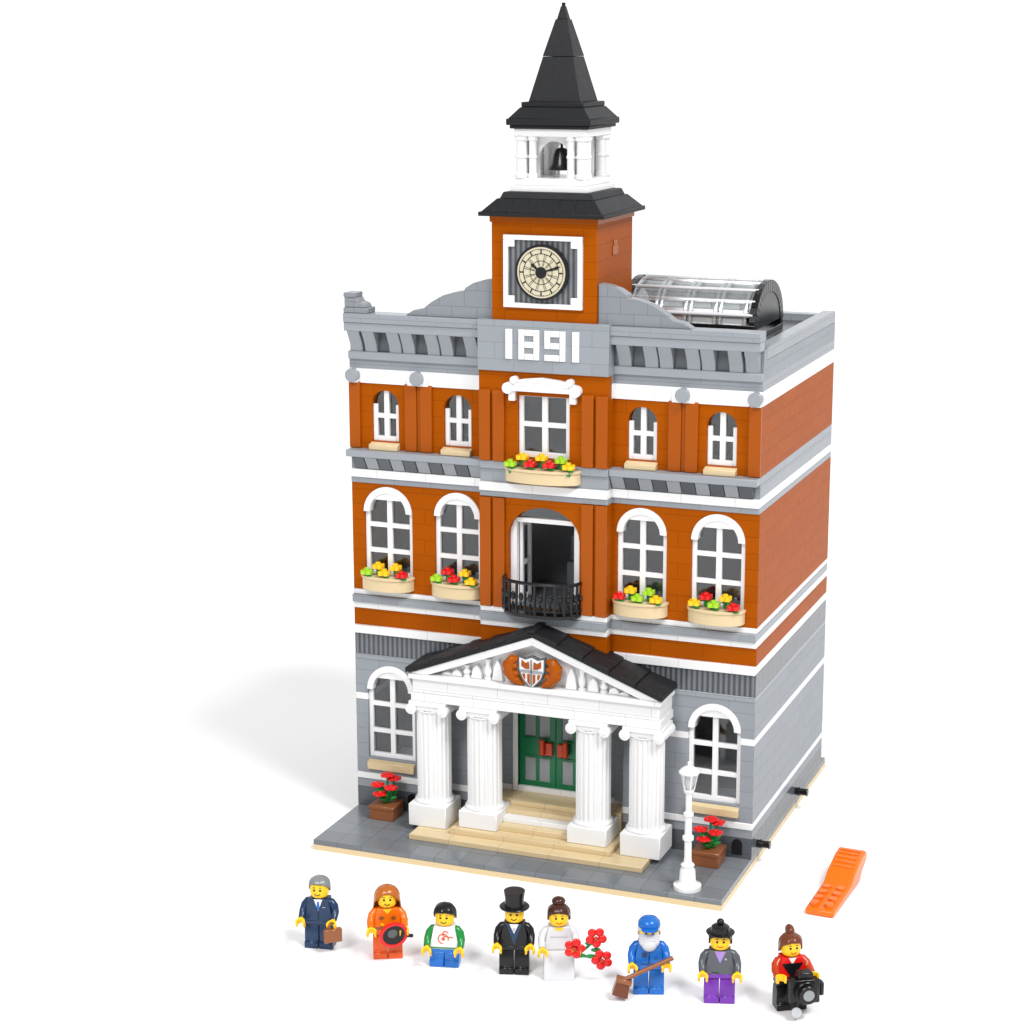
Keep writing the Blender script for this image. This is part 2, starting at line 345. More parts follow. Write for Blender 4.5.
m.fru(0,TC,.38,61.2,.16,62.1); m.cyl((0,TC,62.1),(0,TC,62.35),.14,10)
m.build('spire','roof',H,.03)
# skylight
SX0,SX1,SY0,SY1=2.5,13.0,17.0,25.0; yc=(SY0+SY1)/2
def skp(t,r=0): return (yc-(4+r)*math.cos(t),38.7+(3.1+r)*math.sin(t))
sk=MB()
for x0 in (SX0,SX1-.5): 
    a=[skp(PI*i/18,.25) for i in range(19)]; b_=[skp(PI*i/18,-.7) for i in range(19)]
    for i in range(18): sk.prism([a[i],a[i+1],b_[i+1],b_[i]],'x',x0,x0+.55)
sk.prism([skp(PI*i/18,-.3) for i in range(19)],'x',SX1-.15,SX1)
sk.box(SX0,SX1,SY0-.4,SY0+.3,37.95,39.1); sk.box(SX0,SX1,SY1-.3,SY1+.3,37.95,38.8); sk.box(SX0,SX1+.1,SY0,SY1,37.95,38.3)
skl=sk.build('skylight','black',H,.04)
nx=4
for k in range(nx):
    xa=SX0+.6+(SX1-SX0-1.2)*k/nx; xb=SX0+.6+(SX1-SX0-1.2)*(k+1)/nx-.16
    mm=MB(); a=[skp(.12+(PI-.24)*i/16,-.1) for i in range(17)]; b_=[skp(.12+(PI-.24)*i/16,-.25) for i in range(17)]
    for i in range(16): mm.prism([a[i],a[i+1],b_[i+1],b_[i]],'x',xa,xb)
    mm.build('pane','clearp',skl)
    for xr in (xa+.12,xb-.12): MB().tube([(xr,*skp(.1+(PI-.2)*i/14,.05)) for i in range(15)],.17,8).build('rib','clearp',skl)
for i in range(1,9):
    q=skp(PI*i/9.3,.12); MB().cyl((SX0+.3,*q),(SX1-.25,*q),.15,8).build('rib','dress' if i%2 else 'clearp',skl)
# ------------------------------------------------------------ windows
def window(xa,xb,z0,z1,arch,yf,cols,rows,fw=.42,ring=.5,sill=True,parent=H,sillz=.45,sillx=0,silld=.35):
    m=MB(); w=xb-xa; r=w/2; xc=(xa+xb)/2; zs=z1-r if arch else z1
    ya,yb=yf+.25,yf+.6
    m.box(xa,xa+fw*.8,ya,yb,z0,zs); m.box(xb-fw*.8,xb,ya,yb,z0,zs); m.box(xa+fw*.8,xb-fw*.8,ya,yb,z0,z0+fw*.9)
    zt=z1-fw*.5
    if arch and ring:
        m.arcband(xc,zs,r-ring,r,0,PI,yf-.14,yf+.75,20)
        c0=zs+.95; ri=r-ring+.02; a0=math.asin(.95/ri)
        m.prism([(xc+ri*math.cos(a0+(PI-2*a0)*i/12),zs+ri*math.sin(a0+(PI-2*a0)*i/12)) for i in range(13)],'y',yf-.02,yb)
        zt=c0
    elif not arch: m.box(xa+fw*.8,xb-fw*.8,ya,yb,z1-fw*.9,z1)
    else: zt=z1-.05
    zr=zt if arch else z1
    for c in range(1,cols): x=xa+w*c/cols; m.box(x-fw*.5,x+fw*.5,ya+.01,yb-.01,z0+fw*.9,zt)
    for q in range(1,rows):
        z=z0+(zr-z0)*q/rows; m.box(xa+fw*.5,xb-fw*.5,ya+.03,yb-.03,z-fw*.42,z+fw*.42)
    wo=m.build('window','white',parent,.02)
    if arch: poly=[(xc+(r-.02)*math.cos(PI*i/16),zs+(r-.02)*math.sin(PI*i/16)) for i in range(17)]+[(xa+.02,z0),(xb-.02,z0)]
    else: poly=[(xa,z0),(xb,z0),(xb,z1),(xa,z1)]
    MB().prism(poly,'y',yb-.12,yb-.08).build('pane','glass',wo)
    if sill:
        MB().prism([(yf-silld,z0-sillz),(yf-silld,z0-sillz*.35),(yf+.5,z0+.05),(yf+.5,z0-sillz)],'x',xa+.02-sillx,xb-.02+sillx).build('sill','tan',wo,.03)
    return wo
for o in GW: window(*o[:5],W,2,3,sillz=.9)
for o in FW: window(*o[:5],W,2,3,sill=False)
for o in TW: window(*o[:5],W,2,2,fw=.42,ring=0,sillz=.6,silld=.55,sillx=.1)
w3=window(-2,2,30,34.9,False,BY,2,2,fw=.44,sill=False)
m=MB(); m.box(-2.9,2.9,6.45,7.0,34.95,35.3); m.box(-2.6,2.6,6.55,7.0,35.3,35.6)
m.prism([(-2.5,35.6),(2.5,35.6),(1.4,35.85),(0,36.0),(-1.4,35.85)],'y',6.5,7.0)
for s in (-1,1):
    m.cyl((s*2.6,6.35,35.15),(s*2.6,7,35.15),.42,14); m.cyl((s*2.15,6.4,35.75),(s*2.15,7,35.75),.28,12)
    m.box(s*2.35-.25,s*2.35+.25,6.6,7.0,34.2,34.95)
m.build('window_pediment','white',H,.03)
# white framed glass door inside the brick arch behind the balcony
m=MB()
m.box(-2.8,-2.3,7.5,8.0,18.7,25.3); m.box(2.3,2.8,7.5,8.0,18.7,25.3); m.box(-2.3,2.3,7.5,8.0,25.0,25.35)
fd=m.build('window','white',H,.02)
for s in (-1,1):
    m=MB(); m.box(s*2.15-.12,s*2.15+.12,8.0,8.35,18.76,24.9); m.box(s*2.15-.12,s*2.15+.12,9.6,9.95,18.76,24.9)
    for z in (18.8,21.5,24.5): m.box(s*2.15-.1,s*2.15+.1,8.35,9.6,z,z+.35)
    m.build('open_door_leaf','white',fd,.02)
MB().prism([(-2.75,25.35),(2.75,25.35),(1.8,25.95),(.8,26.2),(-.8,26.2),(-1.8,25.95)],'y',7.7,7.74).build('pane','glass',fd)
# balcony
def bal(t,r=3.0,d=1.75): return (-r*math.cos(t), 7.0-d*math.sin(t)**.7 if 0<t<PI else 7.0)
path=[bal(PI*i/24) for i in range(25)]
balc=MB().prism(path,'z',18.35,18.6).build('balcony','black',H,.03)
B(-2.78,2.78,6.97,8.62,18.7,18.74).build('threshold','dgrey_f',balc)
for z,rr in ((20.95,.14),(18.95,.12)):
    MB().tube([(x,y,z) for x,y in path],rr,8).build('rail','black',balc)
for i in range(25):
    x,y=path[i]
    if i%2==0: MB().tube([(x,y,18.6),(x,y-.14,19.2),(x,y-.05,19.9),(x,y,20.9)],.11,6).build('baluster','black',balc)
    else: MB().tube([(x,y,18.95),(x,y-.02,19.5)],[.18,.06],6).ell((x,y,19.9),(.2,.12,.34),8,6).build('baluster','black',balc)
# ------------------------------------------------------------ flower boxes
def flower_mb(x,y,z,s=1):
    m=MB(); m.m(1).cyl((x,y,z-.45*s),(x,y,z+.1*s),.14*s,8).ell((x+.2*s,y-.15*s,z-.1*s),(.22*s,.18*s,.08*s),8,4).m(0)
    m.cyl((x,y,z),(x,y,z+.22*s),.28*s,10)
    for k in range(4):
        a=PI/4+k*PI/2; q=(x+.26*s*math.cos(a),y+.26*s*math.sin(a)); m.cyl((*q,z+.02),(*q,z+.27*s),.19*s,10)
    m.cyl((x,y,z+.2*s),(x,y,z+.42*s),.17*s,10); return m
def flower_box(xa,xb,yf,z0,h,d,cols):
    xc=(xa+xb)/2; r=(xb-xa)/2
    m=MB(); n=18
    q=lambda k,dd:[(xc-(r+k)*math.cos(PI*i/n),yf-(dd+k)*math.sin(PI*i/n)**.75 if 0<i<n else yf) for i in range(n+1)]
    m.prism(q(0,d),'z',z0,z0+h*.8); m.prism(q(.08,d),'z',z0+h*.8,z0+h)
    fb=m.build('flower_box','tan',H,.03)
    k=len(cols)
    for i,c in enumerate(cols):
        x=xa+.65+(xb-xa-1.3)*i/(k-1); y=yf-d*.5+(.28 if i%2 else -.2)
        flower_mb(x,y,z0+h+(.55 if i%2 else .15)+random.uniform(-.05,.08),1.15).build('flower',[{'r':'red','y':'yellow','l':'lime'}[c],'leaf'],fb)
for (xa,xb),c in zip([(-15.1,-10.9),(-9.3,-5.2),(5.2,9.3),(10.9,15.1)],['lyyyr','lrryy','rylly','yrlyr']):
    flower_box(xa,xb,W,18.75,1.1,1.35,c)
flower_box(-2.9,2.9,BY,28.3,1.05,1.35,'lyryrly')
# ------------------------------------------------------------ portico
B(-9.25,9.25,2.7,8.0,.8,1.2).build('step','tan_b',H,.03)
B(-6.4,6.4,3.9,8.0,1.2,1.6).build('step','tan_b',H,.03)
for k,(y,z) in enumerate(((4.9,2.0),(5.7,2.4),(6.5,2.8),(7.3,3.2))):
    B(-2.8,2.8,y,9.5,(1.6 if k==0 else z-.4),z).build('step','tan_b' if k!=1 else 'white_b',H,.03)
B(-6,6,7.55,9.5,.8,3.18).build('landing','tan_b',H)
NF=20
for x in (-8.5,-4.35,4.35,8.5):
    zb=1.2 if abs(x)>6 else 1.6
    m=MB(); m.lathe(x,6.0,[(1.32,3.2),(1.32,10.35)],NF*6,rf=lambda t:1-.09*(.5+.5*math.cos(NF*t))**2)
    c=m.build('column','white',H)
    m=MB(); m.box(x-1.55,x+1.55,4.45,7.5,zb,2.95); m.build('pedestal','white',c,.06)
    MB().lathe(x,6.0,[(1.5,2.95),(1.52,3.1),(1.4,3.3)],32).build('column_base','white',c)
    m=MB(); m.lathe(x,6,[(1.35,10.2),(1.45,10.35)],28); m.box(x-1.5,x+1.5,4.6,7.4,10.75,11.1); m.box(x-1.25,x+1.25,4.75,7.2,10.35,10.75)
    for s in (-1,1):
        m.cyl((x+s*1.3,4.5,10.5),(x+s*1.3,7.4,10.5),.42,18); m.cyl((x+s*1.3,4.42,10.5),(x+s*1.3,4.55,10.5),.2,12)
    m.build('capital','white',c,.03)
m=MB(); m.box(-9.85,9.85,4.75,8,11.1,11.75); m.box(-9.75,9.75,4.85,8,11.75,12.9); m.box(-9.95,9.95,4.5,8,12.9,13.3)
ent=m.build('entablature','white_b',H,.04)
ap=17.1
m=MB(); m.prism([(-9.4,13.3),(9.4,13.3),(0,ap-.35)],'y',5.5,8); ped=m.build('pediment','white',H)
for s in (-1,1):
    m=MB(); m.prism([(s*9.9,13.3),(0,ap),(0,ap-.62),(s*8.4,13.3)],'y',4.6,5.6); m.build('raking_cornice','white',ped,.03)
for x in (-7.0,-6.2,-5.4,-4.6,-3.7,-2.9,2.9,3.7,4.6,5.4,6.2,7.0):
    top=ap-.75-abs(x)*(ap-13.3)/9.9
    if top-13.3<.35: continue
    h=min(top,15.6)-13.3
    if abs(x) in (3.7,5.4): MB().lathe(x,5.2,[(.3,13.3),(.3,13.45),(.18,13.5),(.32,13.3+h*.45),(.16,13.3+h*.75),(.28,13.3+h)],12).build('baluster','white',ped)
    else: MB().prism([(x-.45,13.32),(x+.45,13.32),(x+.3,13.3+h*.55),(x,13.3+h*.85),(x-.3,13.3+h*.55)],'y',5.0,5.5).build('relief','white',ped,.04)
RH=10.1
zt=lambda x: ap+.5-abs(x)*(ap+.5-13.7)/RH
m=MB(); m.prism([(-RH+.2,13.38),(0,ap+.1),(RH-.2,13.38),(RH-.2,13.66),(0,ap+.42),(-RH+.2,13.66)],'y',4.4,7.99)
for s in (-1,1):
    for k in range(5):
        a,b=k*2.02,(k+1)*2.02
        for (y0,y1) in ((4.3,6.15),(6.18,7.98)):
            m.prism([(s*(a+.03),zt(a)-.18),(s*b,zt(b)-.3),(s*b,zt(b)+.10),(s*(b-.25),zt(b-.25)+.11),(s*(a+.03),zt(a)-.02)],'y',y0,y1)
m.box(-.3,.3,4.3,7.98,ap+.3,ap+.62)
pr=m.build('portico_roof','roof',H,.03)
# crest
m=MB()
def sh(k,dy=0): return [(x*k,(z-14.45)*k+14.45+dy) for x,z in [(-1.0,15.55),(-.5,15.42),(0,15.62),(.5,15.42),(1.0,15.55),(.98,14.6),(.72,13.95),(0,13.2),(-.72,13.95),(-.98,14.6)]]
m.m(0).prism(sh(1.06),'y',4.55,4.9); m.m(1).prism(sh(.95),'y',4.49,4.7)
m.m(3).prism([(-.88,14.62),(.88,14.62),(.86,14.4),(-.86,14.4)],'y',4.46,4.5)
m.m(2)
for s in (-1,1):
    m.prism([(s*.15,14.72),(s*.2,15.3),(s*.45,15.15),(s*.75,15.38),(s*.78,14.9),(s*.45,14.72)],'y',4.42,4.47)
    m.prism([(s*.12,14.32),(s*.32,14.32),(s*.3,13.72),(s*.12,13.5)],'y',4.43,4.475)
    m.prism([(s*.48,14.32),(s*.72,14.32),(s*.62,14.0),(s*.48,13.88)],'y',4.43,4.475)
m.m(0).prism([(-.04,13.35),(.04,13.35),(.04,15.45),(-.04,15.45)],'y',4.40,4.44)
for s in (-1,1): m.prism([(s*.35,14.95),(s*.5,15.02),(s*.5,14.88)],'y',4.405,4.44)
cr=m.build('crest','dgrey_f white orange_flat lgrey_f'.split(),H)
for s in (-1,1):
    m=MB(); m.tube([(s*1.15,4.78,15.35),(s*1.55,4.7,15.3),(s*1.85,4.7,14.85),(s*1.75,4.7,14.25),(s*1.35,4.72,13.75),(s*.75,4.72,13.4)],[.2,.38,.5,.5,.4,.14],12)
    for (ex,ez,er) in ((1.7,15.1,.3),(2.05,14.75,.28),(2.0,14.3,.28),(1.7,13.9,.26),(1.4,14.8,.3),(1.3,14.25,.3),(1.2,13.75,.24)): m.ell((s*ex,4.55,ez),(er,.25,er*.8),10,6)
    m.build('leaf_ornament','orange_flat',cr)
# doors
m=MB(); m.box(-3.4,-3,9.35,9.9,3.2,11.4); m.box(3,3.4,9.35,9.9,3.2,11.4); m.box(-3,3,9.35,9.9,11,11.4); m.build('door_frame','white',H,.03)
for s in (-1,1):
    m=MB(); a,b=sorted((s*.03,s*3.0))
    wins=[(a+.45,a+1.35,z,z+1.9,False) for z in (4.0,7.6)]+[(a+1.6,a+2.5,z,z+1.9,False) for z in (4.0,7.6)]
    wall(m,a,b,9.75,10.0,3.2,11.0,wins)
    for w_ in wins: m.box(w_[0]-.1,w_[1]+.1,9.68,9.76,w_[2]-.22,w_[2]-.1); m.box(w_[0]-.1,w_[1]+.1,9.68,9.76,w_[3]+.1,w_[3]+.22)
    d=m.build('door','green',H)
    MB().box(a+.4,b-.4,9.86,9.9,3.9,9.7).build('pane','frost',d)
    h=MB(); h.box(s*.55-.35,s*.55+.35,9.4,9.75,6.3,7.3); h.cyl((s*.95,9.25,6.4),(s*.95,9.25,7.6),.22,12); h.build('handle','dred',d,.03)
for y,z in ((9.6,1.5),(21.4,1.5)):
    m=MB(); m.tube([(15.9,y,z),(16.25,y,z),(16.26,y,z),(16.35,y,z),(16.36,y,z),(16.85,y,z),(16.95,y,z),(17.0,y,z)],[.3,.3,.36,.36,.27,.27,.32,.3],16); m.build('connector_pin','black',H)
# ------------------------------------------------------------ pots and street lamp
def flower_tall(mb,x,y,z0,z1,dx,dy):
    mb.m(1).tube([(x,y,z0),(x+dx*.5,y+dy*.5,(z0+z1)/2),(x+dx,y+dy,z1)],.09,6)
    X,Y=x+dx,y+dy; mb.m(0)
    for k in range(5):
        a=2*PI*k/5+dx; mb.ell((X+.3*math.cos(a),Y+.3*math.sin(a)-.05,z1+.08),(.28,.28,.15),8,5)
    mb.ell((X,Y,z1+.15),(.16,.16,.16),8,5)
for px,lab in ((-12.8,'brown pot of red flowers on the pavement left of the portico'),(13.2,'brown pot of red flowers behind the white street lamp')):
    t=thing('flower_pot',lab,'flower pot',(px,6.4,.8),0,'pots of red flowers on the pavement')
    B(-1,1,-1,1,0,1.0).box(-1.05,1.05,-1.05,1.05,.85,1.15).build('pot','tbrown',t,.04)
    m=MB()
    for k in range(12):
        a=2*PI*k/12; m.tube([(0,0,1.1),(.45*math.cos(a),.45*math.sin(a),1.6+.2*(k%3)),(.9*math.cos(a),.9*math.sin(a),1.7+.4*(k%3))],[.1,.24,.05],6)
    m.build('leaves','leaf',t)
    for dx_,dy_,z in ((-.55,-.35,2.6),(.1,.1,3.3),(.6,-.4,2.5),(-.2,-.7,2.0),(.55,.4,3.0)):
        m=MB(); flower_tall(m,0,0,1.1,z,dx_,dy_); m.build('flower',['red','leaf'],t)
t=thing('street_lamp','white old fashioned street lamp at the front edge of the pavement','street lamp',(13.1,1.3,.8))
MB().lathe(0,0,[(1.0,0),(1.0,.3),(.75,.4),(.6,.6),(.55,1.4),(.42,1.6),(.5,1.8),(.3,2.0),(.26,2.4),(.26,3.6),(.4,3.7),(.4,3.95),(.26,4.05),(.24,5.4),(.36,5.5),(.36,5.7),(.22,5.8),(.22,7.1),(.36,7.25),(.4,7.5)],20,).build('post','white',t)
MB().lathe(0,0,[(.36,7.5),(.5,7.9),(.6,8.5),(.58,8.7)],20).build('lamp_glass','clear',t)
m=MB(); m.lathe(0,0,[(.72,8.66),(.74,8.78),(.56,8.98),(.3,9.15),(.12,9.22),(.14,9.45),(.05,9.55)],20)
for k in range(6):
    a=PI*k/3; m.tube([(.38*math.cos(a),.38*math.sin(a),7.5),(.62*math.cos(a),.62*math.sin(a),8.68)],.05,6)
m.build('lamp_cap','white',t)
MB().lathe(0,0,[(.2,7.5),(.24,8.2),(.1,8.5)],12).build('bulb','white',t)
# brick separator
t=thing('brick_separator','bright orange plastic wedge shaped brick separator lying on the white floor','brick separator',(22.6,1.6,0),-.05)
m=MB(); m.prism([(0,0),(0,.5),(4.6,.7),(5.4,1.2),(7.4,1.8),(8.6,1.9),(8.95,1.6),(8.9,1.1),(7.6,.6),(6.9,0)],'x',-1.03,1.03); m.build('blade','orangeb',t,.16,3)
m=MB()
for k in range(2):
    for q in range(4): m.cyl((-.5+k,.7+q*1.0,.45),(-.5+k,.7+q*1.0,.82),.3,14)
m.build('stud_row','orangeb',t)
m=MB()
for q in range(5): y=6.0+q*.5; zz=1.37+q*.15 if q<4 else 1.86; m.box(-.75,.75,y,y+.2,zz-.1,zz+.13)
m.build('grip_ridges','orangeb',t,.04,2)
# ------------------------------------------------------------ toy figures
GR='toy figures lined up in front of the building'
def fig(label,loc,rz,torso,arms,legs,hips=None,skirt=None,short=False,arml=0,armr=0,mouth='smile',prints=None,hands='skin'):
    f=thing('toy_figure',label,'toy figure',loc,rz,GR); hips=hips or legs
    dz=-.72 if short else 0
    if skirt:
        m=MB(); m.add([(-1.02,-.95,0),(1.02,-.95,0),(1.02,.5,0),(-1.02,.5,0),(-.98,-.48,1.95),(.98,-.48,1.95),(.98,.48,1.95),(-.98,.48,1.95)],[(0,3,2,1),(4,5,6,7),(0,1,5,4),(1,2,6,5),(2,3,7,6),(3,0,4,7)]); m.build('skirt',skirt,f,.05)
    else:
        for s in (-1,1):
            a,b=sorted((s*.03,s*.98))
            if short: P=[(-.62,0),(.48,0),(.48,1.0),(-.48,1.0),(-.48,.5),(-.62,.42)]
            else: P=[(-.62,0),(.46,0),(.46,1.35),(.3,1.62),(0,1.72),(-.3,1.62),(-.46,1.35),(-.46,.5),(-.62,.42)]
            MB().prism(P,'x',a,b).build('leg',legs,f,.04)
        B(-.98,.98,-.46,.42,1.66+dz,1.95+dz).build('hips',hips,f,.03)
    z0=1.95+dz
    m=MB(); m.add([(-1,-.47,z0),(1,-.47,z0),(1,.47,z0),(-1,.47,z0),(-.68,-.44,z0+1.58),(.68,-.44,z0+1.58),(.68,.44,z0+1.58),(-.68,.44,z0+1.58)],[(0,3,2,1),(4,5,6,7),(0,1,5,4),(1,2,6,5),(2,3,7,6),(3,0,4,7)])
    to=m.build('torso',torso,f,.04,2)
    for i,(mt,poly) in enumerate(prints or []):
        mm=MB(); n=len(poly); lay=.014*(i+1)
        fy=lambda h:-.47+.03*h/1.58-lay
        mm.add([(x,fy(h),z0+h) for x,h in poly],[list(range(n))]); mm.build('print',mt,to)
    for s,lift in ((-1,arml),(1,armr)):
        sh_=Vector((s*.77,0,z0+1.24)); A=[Vector((s*.6,0,z0+1.32)),sh_,Vector((s*1.0,-.03,z0+.98)),Vector((s*1.12,-.2,z0+.62)),Vector((s*1.12,-.58,z0+.32)),Vector((s*1.11,-.7,z0+.25))]
        Rm=Matrix.Rotation(-lift,4,'X')
        A=[sh_+Rm@(p-sh_) if i>1 else p for i,p in enumerate(A)]
        MB().tube(A,[.24,.31,.3,.26,.23,.21],14).build('arm',arms,f)
        hm=MB(); d=(A[-1]-A[-2]).normalized(); p=A[-1]; hm.cyl(p-d*.05,p+d*.2,.15,12)
        c=p+d*.46; side=Vector((1,0,0)); up=side.cross(d).normalized()
        vs=[];N=12
        for i in range(N+1):
            a=math.radians(55)+math.radians(250)*i/N
            dr=d*math.cos(a)+side*math.sin(a)
            for rr in (.2,.34):
                for h in (-.2,.2): vs.append(c+dr*rr+up*h)
        fs=[]
        for i in range(N):
            q=i*4; fs+=[(q,q+1,q+5,q+4),(q+2,q+6,q+7,q+3),(q,q+4,q+6,q+2),(q+1,q+3,q+7,q+5)]
        fs+=[(0,2,3,1),(N*4,N*4+1,N*4+3,N*4+2)]
        hm.add(vs,fs,True); hm.build('hand',hands,f)
    zh=z0+1.58
    hd=MB().lathe(0,0,[(.3,zh),(.3,zh+.08),(.52,zh+.1),(.62,zh+.22),(.64,zh+.4),(.64,zh+.85),(.6,zh+1.02),(.46,zh+1.12),(.3,zh+1.13),(.3,zh+1.32)],32).build('head','skin',f)
    def onface(ang,z,r=.645): return Vector((r*math.sin(ang),-r*math.cos(ang),zh+z))
    for s in (-1,1):
        a=s*.33; MB().cyl(onface(a,.68,.62),onface(a,.68,.652),.08,12).build('eye','black',hd)
        MB().tube([onface(a-s*.14,.84,.648),onface(a,.88,.65),onface(a+s*.16,.84,.648)],.024,5).build('eyebrow','brown',hd)
    MB().tube([onface(-.3+.6*i/8,.42-.09*math.sin(PI*i/8),.645) for i in range(9)],.03,5).build('mouth','black' if mouth=='smile' else 'red',hd)
    return f,zh,to
def hairgrid(parent,mat,zh,front,side,back,r=.72,top=1.42,name='hair',flare=0,n=36,ry=1.0,ridges=10,cy=.04):
    vs=[];m=MB();K=9
    for k in range(n):
        t=2*PI*k/n; fr=-math.sin(t)
        w=max(0,fr); bk=max(0,-fr)
        zb=front*w**.7+side*(1-w**.7)*(1-bk)+back*bk if w>0 else side*(1-bk**.6)+back*bk**.6
        rd=1+.035*math.cos(ridges*t)
        for j in range(K):
            u=j/(K-1); z=zb+(top-zb)*math.sin(u*PI/2)
            hh=(z-.75)/(top-.75); q=r*rd*(math.sqrt(max(0,1-max(0,hh)**2.6)) )+ (flare*(1-u)**2 if zb<.6 else 0)
            vs.append((q*math.cos(t),q*ry*math.sin(t)+cy,zh+z))
    fs=[(k*K+j,((k+1)%n)*K+j,((k+1)%n)*K+j+1,k*K+j+1) for k in range(n) for j in range(K-1)]
    m.add(vs,fs,True); o=m.build(name,mat,parent)
    md=o.modifiers.new('t','SOLIDIFY'); md.thickness=.07*S; md.offset=-1
    return o
V_=lambda w,h0,h1=1.56:[(-w,h1),(0,h0),(w,h1)]
RZ=.30
f,zh,_=fig('toy figure with grey hair in a dark blue suit holding a brown case',(-7.8,-15.1,0),RZ-.1,'navy','navy','navy',prints=[('white',V_(.3,.75)),('blue',[(-.07,1.4),(.07,1.4),(.1,.95),(0,.8),(-.1,.95)]),('black',[(-.02,0),(.02,0),(.02,.75),(-.02,.75)]),('metal',[(.3,1.0),(.5,1.0),(.5,1.05),(.3,1.05)])])
hairgrid(f,'hgrey',zh,1.12,.5,.25,r=.75,top=1.5)
F1=f
f,zh,_=fig('toy figure with long orange hair holding a round red rimmed disc',(-2.9,-14.9,0),RZ+.15,'orangeb','orangeb','ored',prints=[('tbrown',[(-.86,.1),(.86,.1),(.84,.3),(-.84,.3)]),('yellow',V_(.3,1.2)),('tbrown',[(-.6,.95),(-.4,1.1),(-.2,.95),(-.4,.8)]),('tbrown',[(.6,.95),(.4,1.1),(.2,.95),(.4,.8)]),('yellow',[(-.5,.5),(-.35,.62),(-.2,.5),(-.35,.38)]),('yellow',[(.5,.5),(.35,.62),(.2,.5),(.35,.38)])],armr=.25,arml=.2)
hairgrid(f,'hairor',zh,1.12,-.55,-1.0,r=.78,top=1.5,flare=.2,ridges=12); F2=f
f,zh,to=fig('small toy child with black hair in a white top with green sleeves and blue legs',(1.2,-14.7,0),RZ-.05,'white','leaf','blue',short=True,prints=[('leaf',[(-.97,.05),(.97,.05),(.95,.15),(-.95,.15)])])
m=MB(); m.arcband(-.05,zh-.85,.3,.37,-.3,4.6,-.485,-.45,20); m.arcband(.1,zh-.5,.16,.22,.3,5.2,-.485,-.45,14); m.box(.25,.6,-.485,-.45,zh-.75,zh-.69); m.arcband(-.05,zh-.85,.0,.12,0,2*PI,-.486,-.45,12); m.build('print','ored',to)
hairgrid(f,'black',zh,1.05,.5,.2,r=.77,top=1.5,ridges=7)
f,zh,_=fig('toy figure in a black top hat and black suit with dark blue waistcoat',(5.9,-14.1,0),RZ,'black','black','black',prints=[('navy',V_(.5,.1)),('white',V_(.3,.9)),('metal',[(-.12,1.3),(.12,1.3),(.05,1.05),(-.05,1.05)])])
m=MB(); m.lathe(0,0,[(.98,zh+1.0),(1.0,zh+1.05),(.95,zh+1.1),(.66,zh+1.12),(.62,zh+1.6),(.7,zh+2.1),(.7,zh+2.14)],32); m.build('top_hat','black',f)
f,zh,_=fig('toy figure with dark brown bun in a white dress holding red flowers',(8.8,-13.6,0),RZ+.1,'dress','dress','dress',skirt='dress',armr=.25,mouth='red',prints=[('skin',[(-.3,1.56),(-.2,1.35),(.2,1.35),(.3,1.56)]),('metal',[(-.6,.9),(.6,.9),(.58,.94),(-.58,.94)]),('metal',[(-.9,.05),(.9,.05),(.9,.09),(-.9,.09)])])
hairgrid(f,'dbrown',zh,1.05,.35,.1,r=.76,top=1.48,ridges=9); MB().ell((0,.25,zh+1.55),(.46,.42,.3),14,8).build('hair_bun','dbrown',f); F5=f
f,zh,_=fig('toy figure with white beard and blue cap in blue overalls holding a broom',(15.0,-13.7,0),RZ+.05,'blue','blue','blue',armr=.15,prints=[('lav',V_(.3,1.2)),('navy',[(-.5,.1),(.5,.1),(.5,.14),(-.5,.14)]),('navy',[(-.45,.6),(-.15,.6),(-.15,.9),(-.45,.9)]),('navy',[(-.03,.1),(.03,.1),(.03,1.0),(-.03,1.0)]),('navy',[(.3,.5),(.6,.5),(.6,.55),(.3,.55)])])
m=MB(); m.ell((0,-.28,zh+.3),(.7,.52,.5),18,10); m.ell((0,-.5,zh-.08),(.52,.34,.5),14,8)
for s in (-1,1): m.ell((s*.2,-.7,zh+.48),(.2,.1,.09),8,6); m.ell((s*.42,-.4,zh+.1),(.26,.3,.36),10,8)
m.build('beard','dress',f)
hairgrid(f,'dress',zh,1.1,.35,.1,r=.73,top=1.2)
m=MB(); m.lathe(0,0,[(.72,zh+.98),(.74,zh+1.05),(.7,zh+1.3),(.5,zh+1.52),(.2,zh+1.6),(.05,zh+1.62)],28); m.prism([(-.55,-.5),(.55,-.5),(.5,-.95),(.3,-1.12),(-.3,-1.12),(-.5,-.95)],'z',zh+.97,zh+1.05); m.build('cap','blue',f); F6=f
f,zh,_=fig('toy figure with black hat in a dark grey jacket and purple trousers',(19.6,-13.3,0),RZ,'dgrey_f','dgrey_f','purple',mouth='red',prints=[('lav',V_(.36,.75)),('black',[(-.5,.1),(-.05,.1),(-.05,.14),(-.5,.14)]),('metal',[(.3,1.0),(.42,1.0),(.42,1.1),(.3,1.1)])])
hairgrid(f,'black',zh,1.05,.35,.05,r=.75,top=1.42,ridges=9)
MB().lathe(0,.0,[(.9,zh+1.08),(.92,zh+1.14),(.64,zh+1.18),(.58,zh+1.5),(.4,zh+1.62),(.1,zh+1.64)],24).build('hat','black',f)
MB().ell((0,.1,zh+1.78),(.25,.25,.2),10,7).build('hat_bobble','black',f)
f,zh,_=fig('toy figure with red brown ponytail in a red top behind a black camera',(24.0,-12.6,0),RZ+.25,'red','dred','black',armr=.5,arml=.5,mouth='red',prints=[('white',V_(.25,1.1)),('black',V_(.7,.1,1.2))])
hairgrid(f,'brown',zh,1.05,.3,.05,r=.76,top=1.46,ridges=9); MB().ell((.05,.45,zh+1.45),(.3,.5,.38),12,8).build('ponytail','brown',f); F8=f
